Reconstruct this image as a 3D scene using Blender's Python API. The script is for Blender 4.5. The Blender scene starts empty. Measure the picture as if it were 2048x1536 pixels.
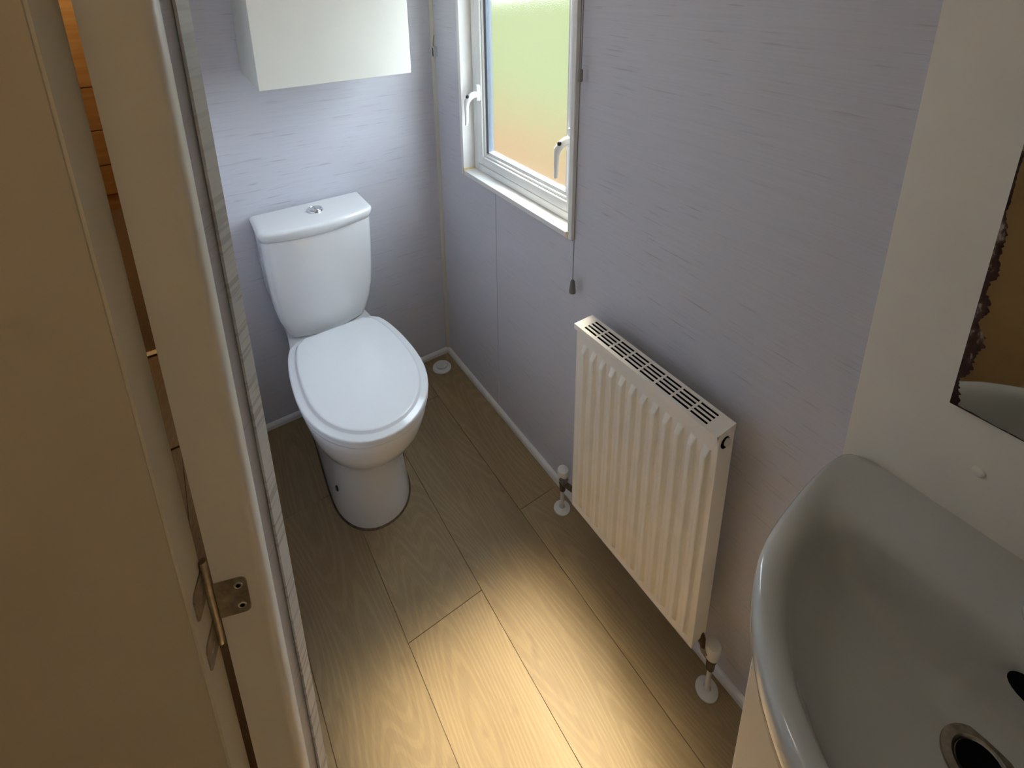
import bpy, bmesh, math, random
from mathutils import Vector, Matrix
random.seed(7)
SC = bpy.context.scene
COL = SC.collection
PI = math.pi

# ------------------------------------------------------------------ camera
C = Vector((-0.834, -1.721, 1.55))
yaw, pitch, roll = math.radians(33.6936), math.radians(-17.1918), math.radians(0.5913)
fw = Vector((math.sin(yaw)*math.cos(pitch), math.cos(yaw)*math.cos(pitch), math.sin(pitch)))
rt = Vector((math.cos(yaw), -math.sin(yaw), 0))
dn = -rt.cross(fw)
r2 = math.cos(roll)*rt + math.sin(roll)*dn
d2 = -math.sin(roll)*rt + math.cos(roll)*dn
cam_data = bpy.data.cameras.new('camera')
cam = bpy.data.objects.new('camera', cam_data)
COL.objects.link(cam)
m = Matrix.Identity(4)
for i in range(3):
    m[i][0] = r2[i]; m[i][1] = -d2[i]; m[i][2] = -fw[i]; m[i][3] = C[i]
cam.matrix_world = m
cam_data.sensor_fit = 'HORIZONTAL'
cam_data.sensor_width = 36.0
cam_data.lens = 1078.36/2048*36.0
cam_data.shift_x = (1024-1017.65)/2048
cam_data.shift_y = -(768-261.21)/2048
cam_data.clip_start = 0.01
SC.camera = cam

# ------------------------------------------------------------------ world and exposure
world = bpy.data.worlds.new('sky'); SC.world = world
world.use_nodes = True
bg = world.node_tree.nodes['Background']
bg.inputs[0].default_value = (0.75, 0.875, 1.0, 1)
bg.inputs[1].default_value = 10.8
SC.view_settings.view_transform = 'Standard'
SC.view_settings.look = 'None'
SC.view_settings.gamma = 1.0
SC.view_settings.use_curve_mapping = False
SC.view_settings.exposure = 0.38
SC.cycles.use_denoising = True
SC.cycles.use_adaptive_sampling = True
SC.cycles.adaptive_threshold = 0.025
SC.cycles.max_bounces = 9
SC.cycles.diffuse_bounces = 6
SC.cycles.glossy_bounces = 4
SC.cycles.transmission_bounces = 5
SC.cycles.transparent_max_bounces = 12
SC.cycles.sample_clamp_indirect = 12.0

def area_light(name, loc, rot, sx, sy, power, color, spread=180.0, portal=False):
    ld = bpy.data.lights.new(name, 'AREA')
    ld.shape = 'RECTANGLE'; ld.size = sx; ld.size_y = sy
    ld.energy = power; ld.color = color
    ld.spread = math.radians(spread)
    if portal: ld.cycles.is_portal = True
    o = bpy.data.objects.new(name, ld); COL.objects.link(o)
    o.location = loc; o.rotation_euler = rot
    return o

# low-scattered sun through the frosted window, from outside on the right
sd = bpy.data.lights.new('sun', 'SUN'); sd.energy = 30.0; sd.angle = math.radians(16); sd.color = (1.0, 0.91, 0.74)
sun = bpy.data.objects.new('sun', sd); COL.objects.link(sun)
sun.rotation_euler = Vector((-.21, -.66, -1.0)).to_track_quat('-Z', 'Y').to_euler()
CEIL = 2.08
WY0, WY1, WZ0, WZ1 = -0.775, -0.197, 0.866, 1.78      # window opening, outside edges of the liner
# sky portal in the window opening (guides sampling of the sky only)
area_light('window_portal', (0.095, (WY0+WY1)/2, (WZ0+WZ1)/2), (0, PI/2, 0), WZ1-WZ0, WY1-WY0, 1, (1, 1, 1), portal=True)

# ------------------------------------------------------------------ material helpers
MATS = {}
def new_mat(name):
    mt = bpy.data.materials.new(name); mt.use_nodes = True
    MATS[name] = mt
    nt = mt.node_tree
    return mt, nt, nt.nodes['Principled BSDF']
def N(nt, typ, **kw):
    n = nt.nodes.new(typ)
    for k, v in kw.items(): setattr(n, k, v)
    return n
def coords(nt, scale=(1, 1, 1), kind='Object', rot=(0, 0, 0), loc=(0, 0, 0)):
    tc = N(nt, 'ShaderNodeTexCoord'); mp = N(nt, 'ShaderNodeMapping')
    nt.links.new(tc.outputs[kind], mp.inputs[0])
    mp.inputs['Scale'].default_value = scale
    mp.inputs['Rotation'].default_value = rot
    mp.inputs['Location'].default_value = loc
    return mp.outputs[0]
def noise(nt, vec, scale, detail=3, rough=0.5):
    n = N(nt, 'ShaderNodeTexNoise')
    n.inputs['Scale'].default_value = scale; n.inputs['Detail'].default_value = detail
    n.inputs['Roughness'].default_value = rough
    if vec is not None: nt.links.new(vec, n.inputs['Vector'])
    return n.outputs['Fac']
def ramp(nt, fac, stops):
    r = N(nt, 'ShaderNodeValToRGB')
    e = r.color_ramp.elements
    e[0].position, e[0].color = stops[0][0], (*stops[0][1], 1)
    e[1].position, e[1].color = stops[-1][0], (*stops[-1][1], 1)
    for p, c in stops[1:-1]:
        k = e.new(p); k.color = (*c, 1)
    nt.links.new(fac, r.inputs[0])
    return r.outputs[0]
def mix(nt, fac, a, b, mode='MIX'):
    n = N(nt, 'ShaderNodeMix', data_type='RGBA', blend_type=mode)
    for s, v in ((n.inputs[0], fac), (n.inputs[6], a), (n.inputs[7], b)):
        if hasattr(v, 'links'): nt.links.new(v, s)
        elif isinstance(v, (int, float)): s.default_value = v
        else: s.default_value = (*v, 1)
    return n.outputs[2]
def bump(nt, bsdf, h, strength=0.2, dist=0.002):
    b = N(nt, 'ShaderNodeBump'); b.inputs['Strength'].default_value = strength
    b.inputs['Distance'].default_value = dist
    nt.links.new(h, b.inputs['Height']); nt.links.new(b.outputs[0], bsdf.inputs['Normal'])
def plain(name, col, rough=0.5, metal=0.0, var=0.04, vscale=8, coat=0.0, spec=0.5):
    mt, nt, b = new_mat(name)
    v = noise(nt, coords(nt), vscale, 4)
    lo = tuple(max(0, c*(1-var)) for c in col); hi = tuple(min(1, c*(1+var)) for c in col)
    nt.links.new(ramp(nt, v, [(0.3, lo), (0.7, hi)]), b.inputs['Base Color'])
    b.inputs['Roughness'].default_value = rough
    b.inputs['Metallic'].default_value = metal
    b.inputs['Coat Weight'].default_value = coat
    b.inputs['Coat Roughness'].default_value = 0.05
    b.inputs['Specular IOR Level'].default_value = spec
    return mt

def wallpaper(name, ax, base, streak, amount=0.5, rough=0.42, dense=False):
    # fine horizontal silk streaks: stretched noise, long along the wall and thin in height
    mt, nt, b = new_mat(name)
    sc = (5, 5, 330)
    n1 = noise(nt, coords(nt, sc), 1.0, 3, 0.6)
    fine = ramp(nt, n1, [(0.30, (0, 0, 0)), (0.62, (1, 1, 1))])
    n2 = noise(nt, coords(nt, (9, 9, 190), loc=(3.1, 1.7, 0.4)), 1.0, 2, 0.5)
    dark = ramp(nt, n2, [(0.52, (0, 0, 0)), (0.62, (1, 1, 1))] if dense else [(0.63, (0, 0, 0)), (0.72, (1, 1, 1))])
    n3 = noise(nt, coords(nt, (1.3, 1.3, 2.2)), 1.0, 2)
    patch = ramp(nt, n3, [(0.36, (0.25,)*3), (0.66, (1, 1, 1))])
    k = mix(nt, 1.0, dark, patch, 'MULTIPLY')
    c1 = mix(nt, fine, tuple(c*0.955 for c in base), tuple(min(1, c*1.03) for c in base))
    mm = N(nt, 'ShaderNodeMath', operation='MULTIPLY'); nt.links.new(k, mm.inputs[0]); mm.inputs[1].default_value = amount
    c2 = mix(nt, mm.outputs[0], c1, streak)
    nt.links.new(c2, b.inputs['Base Color'])
    b.inputs['Roughness'].default_value = rough
    bump(nt, b, n1, 0.10, 0.0008)
    return mt

WALLC = (0.585, 0.58, 0.635)
M_wall = wallpaper('lavender_wallpaper', 'y', WALLC, (0.33, 0.28, 0.32), 0.58)
M_batten = wallpaper('streaked_batten_paper', 'y', (0.60, 0.58, 0.55), (0.22, 0.20, 0.19), 0.62, dense=True)
M_white = plain('white_trim', (0.78, 0.77, 0.75), 0.4)
M_ceram = plain('white_ceramic', (0.80, 0.80, 0.80), 0.10, var=0.01, coat=0.5)
M_seat = plain('white_plastic_seat', (0.80, 0.81, 0.83), 0.14, var=0.01)
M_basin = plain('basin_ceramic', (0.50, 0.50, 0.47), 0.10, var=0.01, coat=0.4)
M_chrome = plain('chrome', (0.75, 0.75, 0.76), 0.12, 1.0, 0.02)
M_dullchrome = plain('worn_metal', (0.36, 0.31, 0.25), 0.38, 1.0, 0.25, 120)
M_cabinet = plain('white_cabinet_board', (0.80, 0.79, 0.72), 0.45, var=0.015)
M_rad = plain('radiator_enamel', (0.92, 0.865, 0.765), 0.32, var=0.03, vscale=14)
M_panel = plain('cream_panel', (0.82, 0.78, 0.69), 0.42, var=0.03)
M_vanity = plain('vanity_front', (0.84, 0.79, 0.69), 0.35, var=0.02)
M_door = plain('door_skin', (0.60, 0.51, 0.37), 0.5, var=0.04)
M_dooredge = plain('door_edge_band', (0.70, 0.62, 0.47), 0.45, var=0.03)
M_lining = plain('door_lining_cream', (0.72, 0.65, 0.54), 0.45, var=0.03)
M_alu = plain('window_upvc', (0.82, 0.83, 0.82), 0.3, var=0.01)
M_dark = plain('black_rubber', (0.02, 0.02, 0.022), 0.6)
M_spacer = plain('dark_spacer_reflection', (0.10, 0.12, 0.15), 0.45)
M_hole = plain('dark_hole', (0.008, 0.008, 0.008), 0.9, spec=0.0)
M_pull = plain('grey_plastic_pull', (0.20, 0.20, 0.18), 0.45)
M_cord = plain('grey_cord', (0.22, 0.21, 0.20), 0.8)
M_ceiling = plain('ceiling_white', (0.86, 0.86, 0.84), 0.7)
M_hallwall = plain('hall_wall_tan', (0.52, 0.40, 0.24), 0.6, var=0.04)
M_silicone = plain('yellowed_sealant', (0.72, 0.58, 0.32), 0.5, var=0.1, vscale=60)
M_valvewhite = plain('valve_white_plastic', (0.76, 0.74, 0.69), 0.35, var=0.02)
M_brass = plain('tarnished_brass_nut', (0.16, 0.12, 0.08), 0.4, 0.8, 0.3, 90)
M_caravan = plain('caravan_skin', (0.6, 0.58, 0.5), 0.6)
M_carpet = plain('brown_carpet', (0.20, 0.13, 0.07), 0.95, var=0.5, vscale=260)
M_steel = plain('threshold_aluminium', (0.7, 0.66, 0.6), 0.3, 0.9)

def wood_floor(name):
    mt, nt, b = new_mat(name)
    oi = N(nt, 'ShaderNodeObjectInfo')
    off = N(nt, 'ShaderNodeVectorMath', operation='SCALE')
    cmb = N(nt, 'ShaderNodeCombineXYZ')
    nt.links.new(oi.outputs['Random'], cmb.inputs[0]); nt.links.new(oi.outputs['Random'], cmb.inputs[1])
    nt.links.new(cmb.outputs[0], off.inputs[0]); off.inputs['Scale'].default_value = 37.0
    tc = N(nt, 'ShaderNodeTexCoord')
    add = N(nt, 'ShaderNodeVectorMath', operation='ADD')
    nt.links.new(tc.outputs['Object'], add.inputs[0]); nt.links.new(off.outputs[0], add.inputs[1])
    def mp(s):
        n = N(nt, 'ShaderNodeMapping'); n.inputs['Scale'].default_value = s
        nt.links.new(add.outputs[0], n.inputs[0]); return n.outputs[0]
    # cathedral figure: contour lines of a smooth field much longer than wide
    field = noise(nt, mp((5.5, 0.85, 1)), 1.0, 1.0, 0.35)
    mul = N(nt, 'ShaderNodeMath', operation='MULTIPLY'); nt.links.new(field, mul.inputs[0]); mul.inputs[1].default_value = 300.0
    sn = N(nt, 'ShaderNodeMath', operation='SINE'); nt.links.new(mul.outputs[0], sn.inputs[0])
    rings = ramp(nt, sn.outputs[0], [(0.0, (0, 0, 0)), (0.75, (1, 1, 1))])
    fine = noise(nt, mp((170, 14, 1)), 1.0, 4, 0.65)
    broad = noise(nt, mp((9, 0.8, 1)), 1.0, 3, 0.6)
    spots = noise(nt, mp((22, 7, 1)), 1.0, 3, 0.6)
    base = ramp(nt, broad, [(0.2, (0.305, 0.208, 0.098)), (0.5, (0.362, 0.254, 0.124)), (0.8, (0.412, 0.300, 0.156))])
    c = mix(nt, 0.22, base, ramp(nt, fine, [(0.3, (0.15, 0.105, 0.055)), (0.68, (0.40, 0.32, 0.20))]))
    rr = N(nt, 'ShaderNodeMath', operation='MULTIPLY_ADD'); nt.links.new(rings, rr.inputs[0]); rr.inputs[1].default_value = -0.17; rr.inputs[2].default_value = 0.17
    c = mix(nt, rr.outputs[0], c, (0.12, 0.08, 0.05))
    k = ramp(nt, spots, [(0.66, (0, 0, 0)), (0.8, (1, 1, 1))])
    k2 = N(nt, 'ShaderNodeMath', operation='MULTIPLY'); nt.links.new(k, k2.inputs[0]); k2.inputs[1].default_value = 0.5
    c = mix(nt, k2.outputs[0], c, (0.11, 0.07, 0.045))
    tone = N(nt, 'ShaderNodeMapRange'); nt.links.new(oi.outputs['Random'], tone.inputs[0])
    tone.inputs[3].default_value = 0.92; tone.inputs[4].default_value = 1.05
    c = mix(nt, 1.0, c, tone.outputs[0], 'MULTIPLY')
    nt.links.new(c, b.inputs['Base Color'])
    b.inputs['Roughness'].default_value = 0.40
    b.inputs['Specular IOR Level'].default_value = 0.35
    bump(nt, b, fine, 0.12, 0.0006)
    return mt
M_floor = wood_floor('oak_vinyl_plank')
M_joint = plain('plank_joint_dark', (0.17, 0.12, 0.075), 0.8)

def orange_wood(name):
    mt, nt, b = new_mat(name)
    n = noise(nt, coords(nt, (2, 2, 40)), 1.0, 4)
    nt.links.new(ramp(nt, n, [(0.3, (0.50, 0.27, 0.09)), (0.7, (0.62, 0.36, 0.14))]), b.inputs['Base Color'])
    b.inputs['Roughness'].default_value = 0.4
    return mt
M_orange = orange_wood('honey_wood')

# frosted pane: rough refraction plus straight transmission, hammered relief
mt, nt, b = new_mat('frosted_glass'); nt.nodes.remove(b)
out = nt.nodes['Material Output']
rf = N(nt, 'ShaderNodeBsdfRefraction'); rf.inputs['Roughness'].default_value = 0.28; rf.inputs['IOR'].default_value = 1.05
rf.inputs['Color'].default_value = (0.97, 0.98, 0.96, 1)
tr = N(nt, 'ShaderNodeBsdfTransparent')
nt.links.new(ramp(nt, noise(nt, coords(nt), 420, 2, 0.6), [(0.36, (0.80, 0.81, 0.80)), (0.64, (1.0, 1.0, 1.0))]), tr.inputs['Color'])
tl = N(nt, 'ShaderNodeBsdfTranslucent'); tl.inputs['Color'].default_value = (0.92, 0.94, 0.92, 1)
gl = N(nt, 'ShaderNodeBsdfGlossy'); gl.inputs['Roughness'].default_value = 0.25
nz = noise(nt, coords(nt), 330, 2, 0.6)
bp = N(nt, 'ShaderNodeBump'); bp.inputs['Strength'].default_value = 0.7; bp.inputs['Distance'].default_value = 0.0015
nt.links.new(nz, bp.inputs['Height'])
nt.links.new(bp.outputs[0], rf.inputs['Normal']); nt.links.new(bp.outputs[0], gl.inputs['Normal'])
m1 = N(nt, 'ShaderNodeMixShader'); m1.inputs[0].default_value = 0.45
nt.links.new(tr.outputs[0], m1.inputs[1]); nt.links.new(rf.outputs[0], m1.inputs[2])
m2 = N(nt, 'ShaderNodeMixShader'); m2.inputs[0].default_value = 0.015
nt.links.new(m1.outputs[0], m2.inputs[1]); nt.links.new(tl.outputs[0], m2.inputs[2])
m3 = N(nt, 'ShaderNodeMixShader'); m3.inputs[0].default_value = 0.03
nt.links.new(m2.outputs[0], m3.inputs[1]); nt.links.new(gl.outputs[0], m3.inputs[2])
nt.links.new(m3.outputs[0], out.inputs['Surface'])
M_pane = mt

# mirror with corroded silvering along its edges
mt, nt, b = new_mat('mirror_silver')
b.inputs['Base Color'].default_value = (0.80, 0.82, 0.80, 1); b.inputs['Metallic'].default_value = 1; b.inputs['Roughness'].default_value = 0.02
M_mirror = mt
mt, nt, b = new_mat('mirror_corrosion')
v = noise(nt, coords(nt, (60, 60, 25)), 1.0, 5, 0.7)
nt.links.new(ramp(nt, v, [(0.42, (0.020, 0.006, 0.005)), (0.56, (0.06, 0.025, 0.02)), (0.66, (0.38, 0.33, 0.27))]), b.inputs['Base Color'])
b.inputs['Roughness'].default_value = 0.35
M_corr = mt

# outdoor ground: lawn and terracotta
def ground(name, lo, hi, sc):
    mt, nt, b = new_mat(name)
    n = noise(nt, coords(nt), sc, 5, 0.6)
    nt.links.new(ramp(nt, n, [(0.3, lo), (0.7, hi)]), b.inputs['Base Color'])
    b.inputs['Roughness'].default_value = 1.0; b.inputs['Specular IOR Level'].default_value = 0
    return mt
def garden(name):
    mt, nt, b = new_mat(name)
    tc = N(nt, 'ShaderNodeTexCoord'); sp = N(nt, 'ShaderNodeSeparateXYZ'); nt.links.new(tc.outputs['Object'], sp.inputs[0])
    n = noise(nt, coords(nt), 0.9, 5, 0.6); n2 = noise(nt, coords(nt), 4.0, 4, 0.6)
    ma = N(nt, 'ShaderNodeMath', operation='MULTIPLY_ADD'); nt.links.new(n, ma.inputs[0]); ma.inputs[1].default_value = 2.2
    nt.links.new(sp.outputs[0], ma.inputs[2])
    mr_ = N(nt, 'ShaderNodeMapRange'); nt.links.new(ma.outputs[0], mr_.inputs[0])
    mr_.inputs[1].default_value = 3.3; mr_.inputs[2].default_value = 6.3
    soil = ramp(nt, n2, [(0.3, (0.035, 0.019, 0.0065)), (0.7, (0.044, 0.025, 0.0095))])
    grass = ramp(nt, n2, [(0.3, (0.025, 0.029, 0.0105)), (0.7, (0.032, 0.037, 0.0155))])
    nt.links.new(mix(nt, mr_.outputs[0], soil, grass), b.inputs['Base Color'])
    b.inputs['Roughness'].default_value = 1.0; b.inputs['Specular IOR Level'].default_value = 0
    return mt
M_garden = garden('lawn_and_bare_soil')

# ------------------------------------------------------------------ geometry helpers
ORI = {}
class Geo:
    def __init__(s): s.v = []; s.f = []
    def add(s, v, f):
        n = len(s.v); s.v += [Vector(p) for p in v]; s.f += [tuple(i+n for i in q) for q in f]; return s
    def box(s, x0, x1, y0, y1, z0, z1):
        v = [(x0,y0,z0),(x1,y0,z0),(x1,y1,z0),(x0,y1,z0),(x0,y0,z1),(x1,y0,z1),(x1,y1,z1),(x0,y1,z1)]
        return s.add(v, [(0,3,2,1),(4,5,6,7),(0,1,5,4),(1,2,6,5),(2,3,7,6),(3,0,4,7)])
    def prism(s, pts, z0, z1):
        n = len(pts)
        a = sum(pts[i][0]*pts[(i+1)%n][1]-pts[(i+1)%n][0]*pts[i][1] for i in range(n))
        if a < 0: pts = pts[::-1]
        v = [(p[0],p[1],z0) for p in pts]+[(p[0],p[1],z1) for p in pts]
        return s.add(v, [tuple(range(n-1,-1,-1)), tuple(range(n,2*n))]+[(i,(i+1)%n,n+(i+1)%n,n+i) for i in range(n)])
    def rings(s, rings, cap0=True, cap1=True):
        n = len(rings[0]); v = [p for r in rings for p in r]; f = []
        for k in range(len(rings)-1):
            for i in range(n):
                j = (i+1)%n
                f.append((k*n+i, k*n+j, (k+1)*n+j, (k+1)*n+i))
        if cap0: f.append(tuple(range(n-1,-1,-1)))
        if cap1: f.append(tuple((len(rings)-1)*n+i for i in range(n)))
        return s.add(v, f)
    def lathe(s, prof, c, axis=(0,0,1), n=24, cap0=True, cap1=True, sx=1.0):
        ax = Vector(axis).normalized()
        t = Vector((1,0,0)) if abs(ax.x) < .9 else Vector((0,1,0))
        u = ax.cross(t).normalized(); w = ax.cross(u)
        rs = []
        for r, h in prof:
            rs.append([Vector(c)+ax*h+u*(r*sx*math.cos(2*PI*i/n))+w*(r*math.sin(2*PI*i/n)) for i in range(n)])
        return s.rings(rs, cap0, cap1)
    def tube(s, path, rad, n=10):
        path = [Vector(p) for p in path]
        if isinstance(rad, (int, float)): rad = [rad]*len(path)
        rs = []; pu = None
        for i, p in enumerate(path):
            t = (path[min(i+1,len(path)-1)]-path[max(i-1,0)]).normalized()
            if pu is None:
                q = Vector((0,0,1)) if abs(t.z) < .9 else Vector((1,0,0))
                pu = t.cross(q).normalized()
            u = (pu - t*pu.dot(t)).normalized(); pu = u; w = t.cross(u)
            rs.append([p+u*rad[i]*math.cos(2*PI*k/n)+w*rad[i]*math.sin(2*PI*k/n) for k in range(n)])
        return s.rings(rs)

def obj(name, g, mat, parent=None, smooth=False, bevel=0, seg=2, sub=0, angle=40, origin=None):
    v = g.v
    if parent is not None:
        L = ORI[parent.name]
    elif origin is not None: L = Vector(origin)
    else:
        xs = [p.x for p in v]; ys = [p.y for p in v]; zs = [p.z for p in v]
        L = Vector(((min(xs)+max(xs))/2, (min(ys)+max(ys))/2, min(zs)))
    me = bpy.data.meshes.new(name)
    me.from_pydata([tuple(p-L) for p in v], [], g.f)
    bm = bmesh.new(); bm.from_mesh(me); bmesh.ops.recalc_face_normals(bm, faces=bm.faces); bm.to_mesh(me); bm.free()
    me.materials.append(mat)
    o = bpy.data.objects.new(name, me); COL.objects.link(o)
    if parent is not None: o.parent = parent
    else: o.location = L
    ORI[o.name] = L
    if bevel:
        md = o.modifiers.new('bevel', 'BEVEL'); md.width = bevel; md.segments = seg; md.limit_method = 'ANGLE'; md.angle_limit = math.radians(35)
    if sub:
        md = o.modifiers.new('sub', 'SUBSURF'); md.levels = sub; md.render_levels = sub
    if smooth or bevel or sub:
        for p in me.polygons: p.use_smooth = True
        if not sub: me.set_sharp_from_angle(angle=math.radians(angle))
    return o
def thing(name, label, cat, loc, group=None):
    o = bpy.data.objects.new(name, None); COL.objects.link(o); o.location = loc
    o.empty_display_size = 0.05
    ORI[o.name] = Vector(loc); o['label'] = label; o['category'] = cat
    if group: o['group'] = group
    return o
def tag(o, label, cat, group=None):
    o['label'] = label; o['category'] = cat
    if group: o['group'] = group
    return o
def struct(o, label=None):
    o['kind'] = 'structure'
    if label: o['label'] = label
    return o
def azp(az, r):
    a = math.radians(az); return Vector((C.x+r*math.sin(a), C.y+r*math.cos(a)))

# ------------------------------------------------------------------ room shell
XL = -0.805           # bathroom face of the left partition
YF = -2.20            # wall behind the camera
HX = -1.50            # far side of the hall
HY = 2.47             # end of the hall bedroom, where the wardrobe stands

# floor slab with planks as pieces
fl = struct(obj('floor', Geo().box(HX-.05, .09, YF-.05, .10, -.06, -.0035), M_joint), 'oak effect plank floor of the bathroom')
seams = [0.055, -0.152, -0.357, -0.562, -0.767, -0.972, -1.177, -1.382, -1.54]
ends = {0: [-.737, -1.66], 1: [-.20, -1.56], 2: [-.857, -1.95], 3: [-.37, -1.58], 4: [-.98, -1.9], 5: [-.5, -1.4], 6: [-.9, -1.8], 7: [-.6, -1.5]}
GAP = 0.00045
for i in range(len(seams)-1):
    x1, x0 = seams[i]-GAP, seams[i+1]+GAP
    cuts = [0.09]+ends[i]+[YF-.04]
    for k in range(len(cuts)-1):
        y1, y0 = cuts[k]-GAP, cuts[k+1]+GAP
        obj('plank', Geo().box(x0, x1, y0, y1, -.004, 0), M_floor, fl, bevel=0.0006, seg=1)

# right wall with the window opening
g = Geo()
T = 0.09
g.box(0, T, YF, WY0, 0, CEIL); g.box(0, T, WY1, 0.09, 0, CEIL)
g.box(0, T, WY0, WY1, 0, WZ0); g.box(0, T, WY0, WY1, WZ1, CEIL)
struct(obj('wall_right', g, M_wall, origin=(0, 0, 0)), 'lavender silk papered wall with the frosted window')
struct(obj('wall_back', Geo().box(-.84, 0, 0, .09, 0, CEIL), M_wall, origin=(0, 0, 0)), 'lavender papered wall behind the toilet')
struct(obj('wall_left', Geo().box(XL-.03, XL, -1.205, 0, 0, CEIL), M_wall, origin=(0, 0, 0)), 'lavender papered partition wall left of the toilet')
struct(obj('wall_front', Geo().box(HX-.05, .09, YF-.08, YF, 0, CEIL), M_panel, origin=(0, 0, 0)))
struct(obj('ceiling', Geo().box(HX-.1, T, YF-.08, HY+.3, CEIL, CEIL+.06), M_ceiling, origin=(0, 0, 0)))
# joint of two wall boards below the window
struct(obj('trim_1', Geo().box(-.0015, .001, -.3905, -.3870, .022, WZ0), M_wall, origin=(0, 0, 0)), 'thin vertical joint strip in the papered wall below the window')
# corner bead
g = Geo(); R = .011
pts = [(0, 0)]+[(-R*math.cos(a)*1.0, -R*math.sin(a)) for a in [k*PI/2/6 for k in range(7)]]
g.prism(pts, .022, CEIL)
struct(obj('trim_2', g, plain('corner_bead', (0.60, 0.56, 0.48), 0.4), smooth=True), 'cream quadrant bead in the corner of the back wall')
# skirting beads
def skirting(pts_xy, axis, name, label):
    g = Geo()
    a, b2 = pts_xy
    prof = [(0, 0), (.011, 0), (.011, .013), (.0085, .019), (.004, .0225), (0, .023)]
    rr = []
    for s in (a, b2):
        if axis == 'y': rr.append([Vector((-p[0], s, p[1])) for p in prof])
        else: rr.append([Vector((s, -p[0], p[1])) for p in prof])
    g.rings(rr)
    return struct(obj(name, g, M_white, bevel=0), label)
skirting((-1.496, -.011), 'y', 'baseboard_right', 'slim white skirting bead along the window wall')
skirting((XL, 0), 'x', 'baseboard_back', 'slim white skirting bead behind the toilet')

# ------------------------------------------------------------------ window
wr = bpy.data.objects.new('window_1', None); COL.objects.link(wr); wr.location = (0, (WY0+WY1)/2, WZ0)
ORI['window_1'] = Vector(wr.location); wr['kind'] = 'structure'; wr['label'] = 'frosted window with white liner and two lever handles'
LT = .016; PX = -.014
g = Geo()
g.box(PX, .085, WY0, WY0+LT, WZ0, WZ1); obj('liner_jamb', g, M_white, wr, bevel=.0015)
obj('liner_jamb', Geo().box(PX, .085, WY1-LT, WY1, WZ0, WZ1), M_white, wr, bevel=.0015)
obj('liner_sill', Geo().box(PX, .085, WY0+LT, WY1-LT, WZ0, WZ0+LT), M_white, wr, bevel=.0015)
obj('liner_head', Geo().box(PX, .085, WY0+LT, WY1-LT, WZ1-LT, WZ1), M_white, wr, bevel=.0015)
# yellowed sealant in the two lower corners
obj('sealant', Geo().box(PX-.001, .028, WY1-LT-.0025, WY1-LT+.001, WZ0+LT-.002, WZ0+LT+.006).box(PX-.0012, PX+.0005, WY1-LT-.004, WY1-LT+.002, WZ0+.002, WZ0+LT+.010), M_silicone, wr)
obj('sealant', Geo().box(PX-.0012, .004, WY0+LT-.002, WY0+LT+.003, WZ0+LT-.002, WZ0+LT+.004).box(PX-.0014, PX+.0005, WY0+LT-.003, WY0+LT+.005, WZ0+.001, WZ0+LT+.004), M_silicone, wr)
def rect_frame(g, x0, x1, y0, y1, z0, z1, w):
    g.box(x0, x1, y0, y0+w, z0, z1); g.box(x0, x1, y1-w, y1, z0, z1)
    g.box(x0, x1, y0+w, y1-w, z0, z0+w); g.box(x0, x1, y0+w, y1-w, z1-w, z1)
    return g
a0, a1, b0, b1 = WY0+LT, WY1-LT, WZ0+LT, WZ1-LT
obj('outer_frame', rect_frame(Geo(), .030, .075, a0, a1, b0, b1, .024), M_alu, wr, bevel=.002)
k = .0262
obj('sash_seal', rect_frame(Geo(), .038, .07, a0+.022, a1-.022, b0+.022, b1-.022, .010), M_dark, wr)
sash = obj('sash', rect_frame(Geo(), .028, .068, a0+k, a1-k, b0+k, b1-k, .030), M_alu, wr, bevel=.003)
k2 = k+.030
obj('glazing_bead', rect_frame(Geo(), .034, .060, a0+k2, a1-k2, b0+k2, b1-k2, .009), M_alu, sash, bevel=.003)
k3 = k2+.009
obj('glazing_bead', rect_frame(Geo(), .040, .060, a0+k3, a1-k3, b0+k3, b1-k3, .0105), M_alu, sash)
obj('spacer_reflection', Geo().box(.0395, .060, a1-k3-.013, a1-k3+.0005, b0+k3+.004, b1-k3-.004), M_spacer, sash)  # dark strip paints the glass spacer's reflection, far side only
obj('pane', Geo().box(.046, .052, a0+k3+.001, a1-k3-.001, b0+k3+.001, b1-k3-.001), M_pane, wr)

def handle(y, z, s, roll):
    """espagnolette lever: oblong base, neck, curved lever hanging down, dark lock button."""
    xb = .028
    g = Geo()
    ring = []
    for q in range(20):
        a = 2*PI*q/20
        ring.append((math.cos(a)*.010, math.sin(a)*.010+(.018 if math.sin(a) > 0 else -.018)))
    g.rings([[Vector((xb, y+p[0], z+p[1])) for p in ring], [Vector((xb-.009, y+p[0]*.95, z+p[1]*.98)) for p in ring],
             [Vector((xb-.012, y+p[0]*.75, z+p[1]*.9)) for p in ring]])
    hb = obj('handle_base', g, M_alu, wr, smooth=True)
    g = Geo()
    c0 = Vector((xb-.008, y, z-.004))
    g.tube([c0, c0+Vector((-.016, 0, -.002)), c0+Vector((-.026, s*.004, -.010)), c0+Vector((-.031, s*.012, -.024)),
            c0+Vector((-.030, s*.017, -.042)), c0+Vector((-.029, s*.019, -.066)), c0+Vector((-.030, s*.018, -.090)), c0+Vector((-.033, s*.016, -.104))],
           [.011, .011, .0105, .0095, .0075, .0065, .006, .0045], 12)
    lv = obj('handle_lever', g, M_alu, hb, smooth=True)
    g = Geo(); g.lathe([(.0058, 0), (.0058, .004), (.004, .006)], c0+Vector((-.032, s*.002, -.006)), (-1, 0, .35), 14)
    obj('lock_button', g, M_dark, hb, smooth=True)
handle(-.257, 1.155, 1, 0)
handle(-.722, 1.125, 1, 0)

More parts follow.
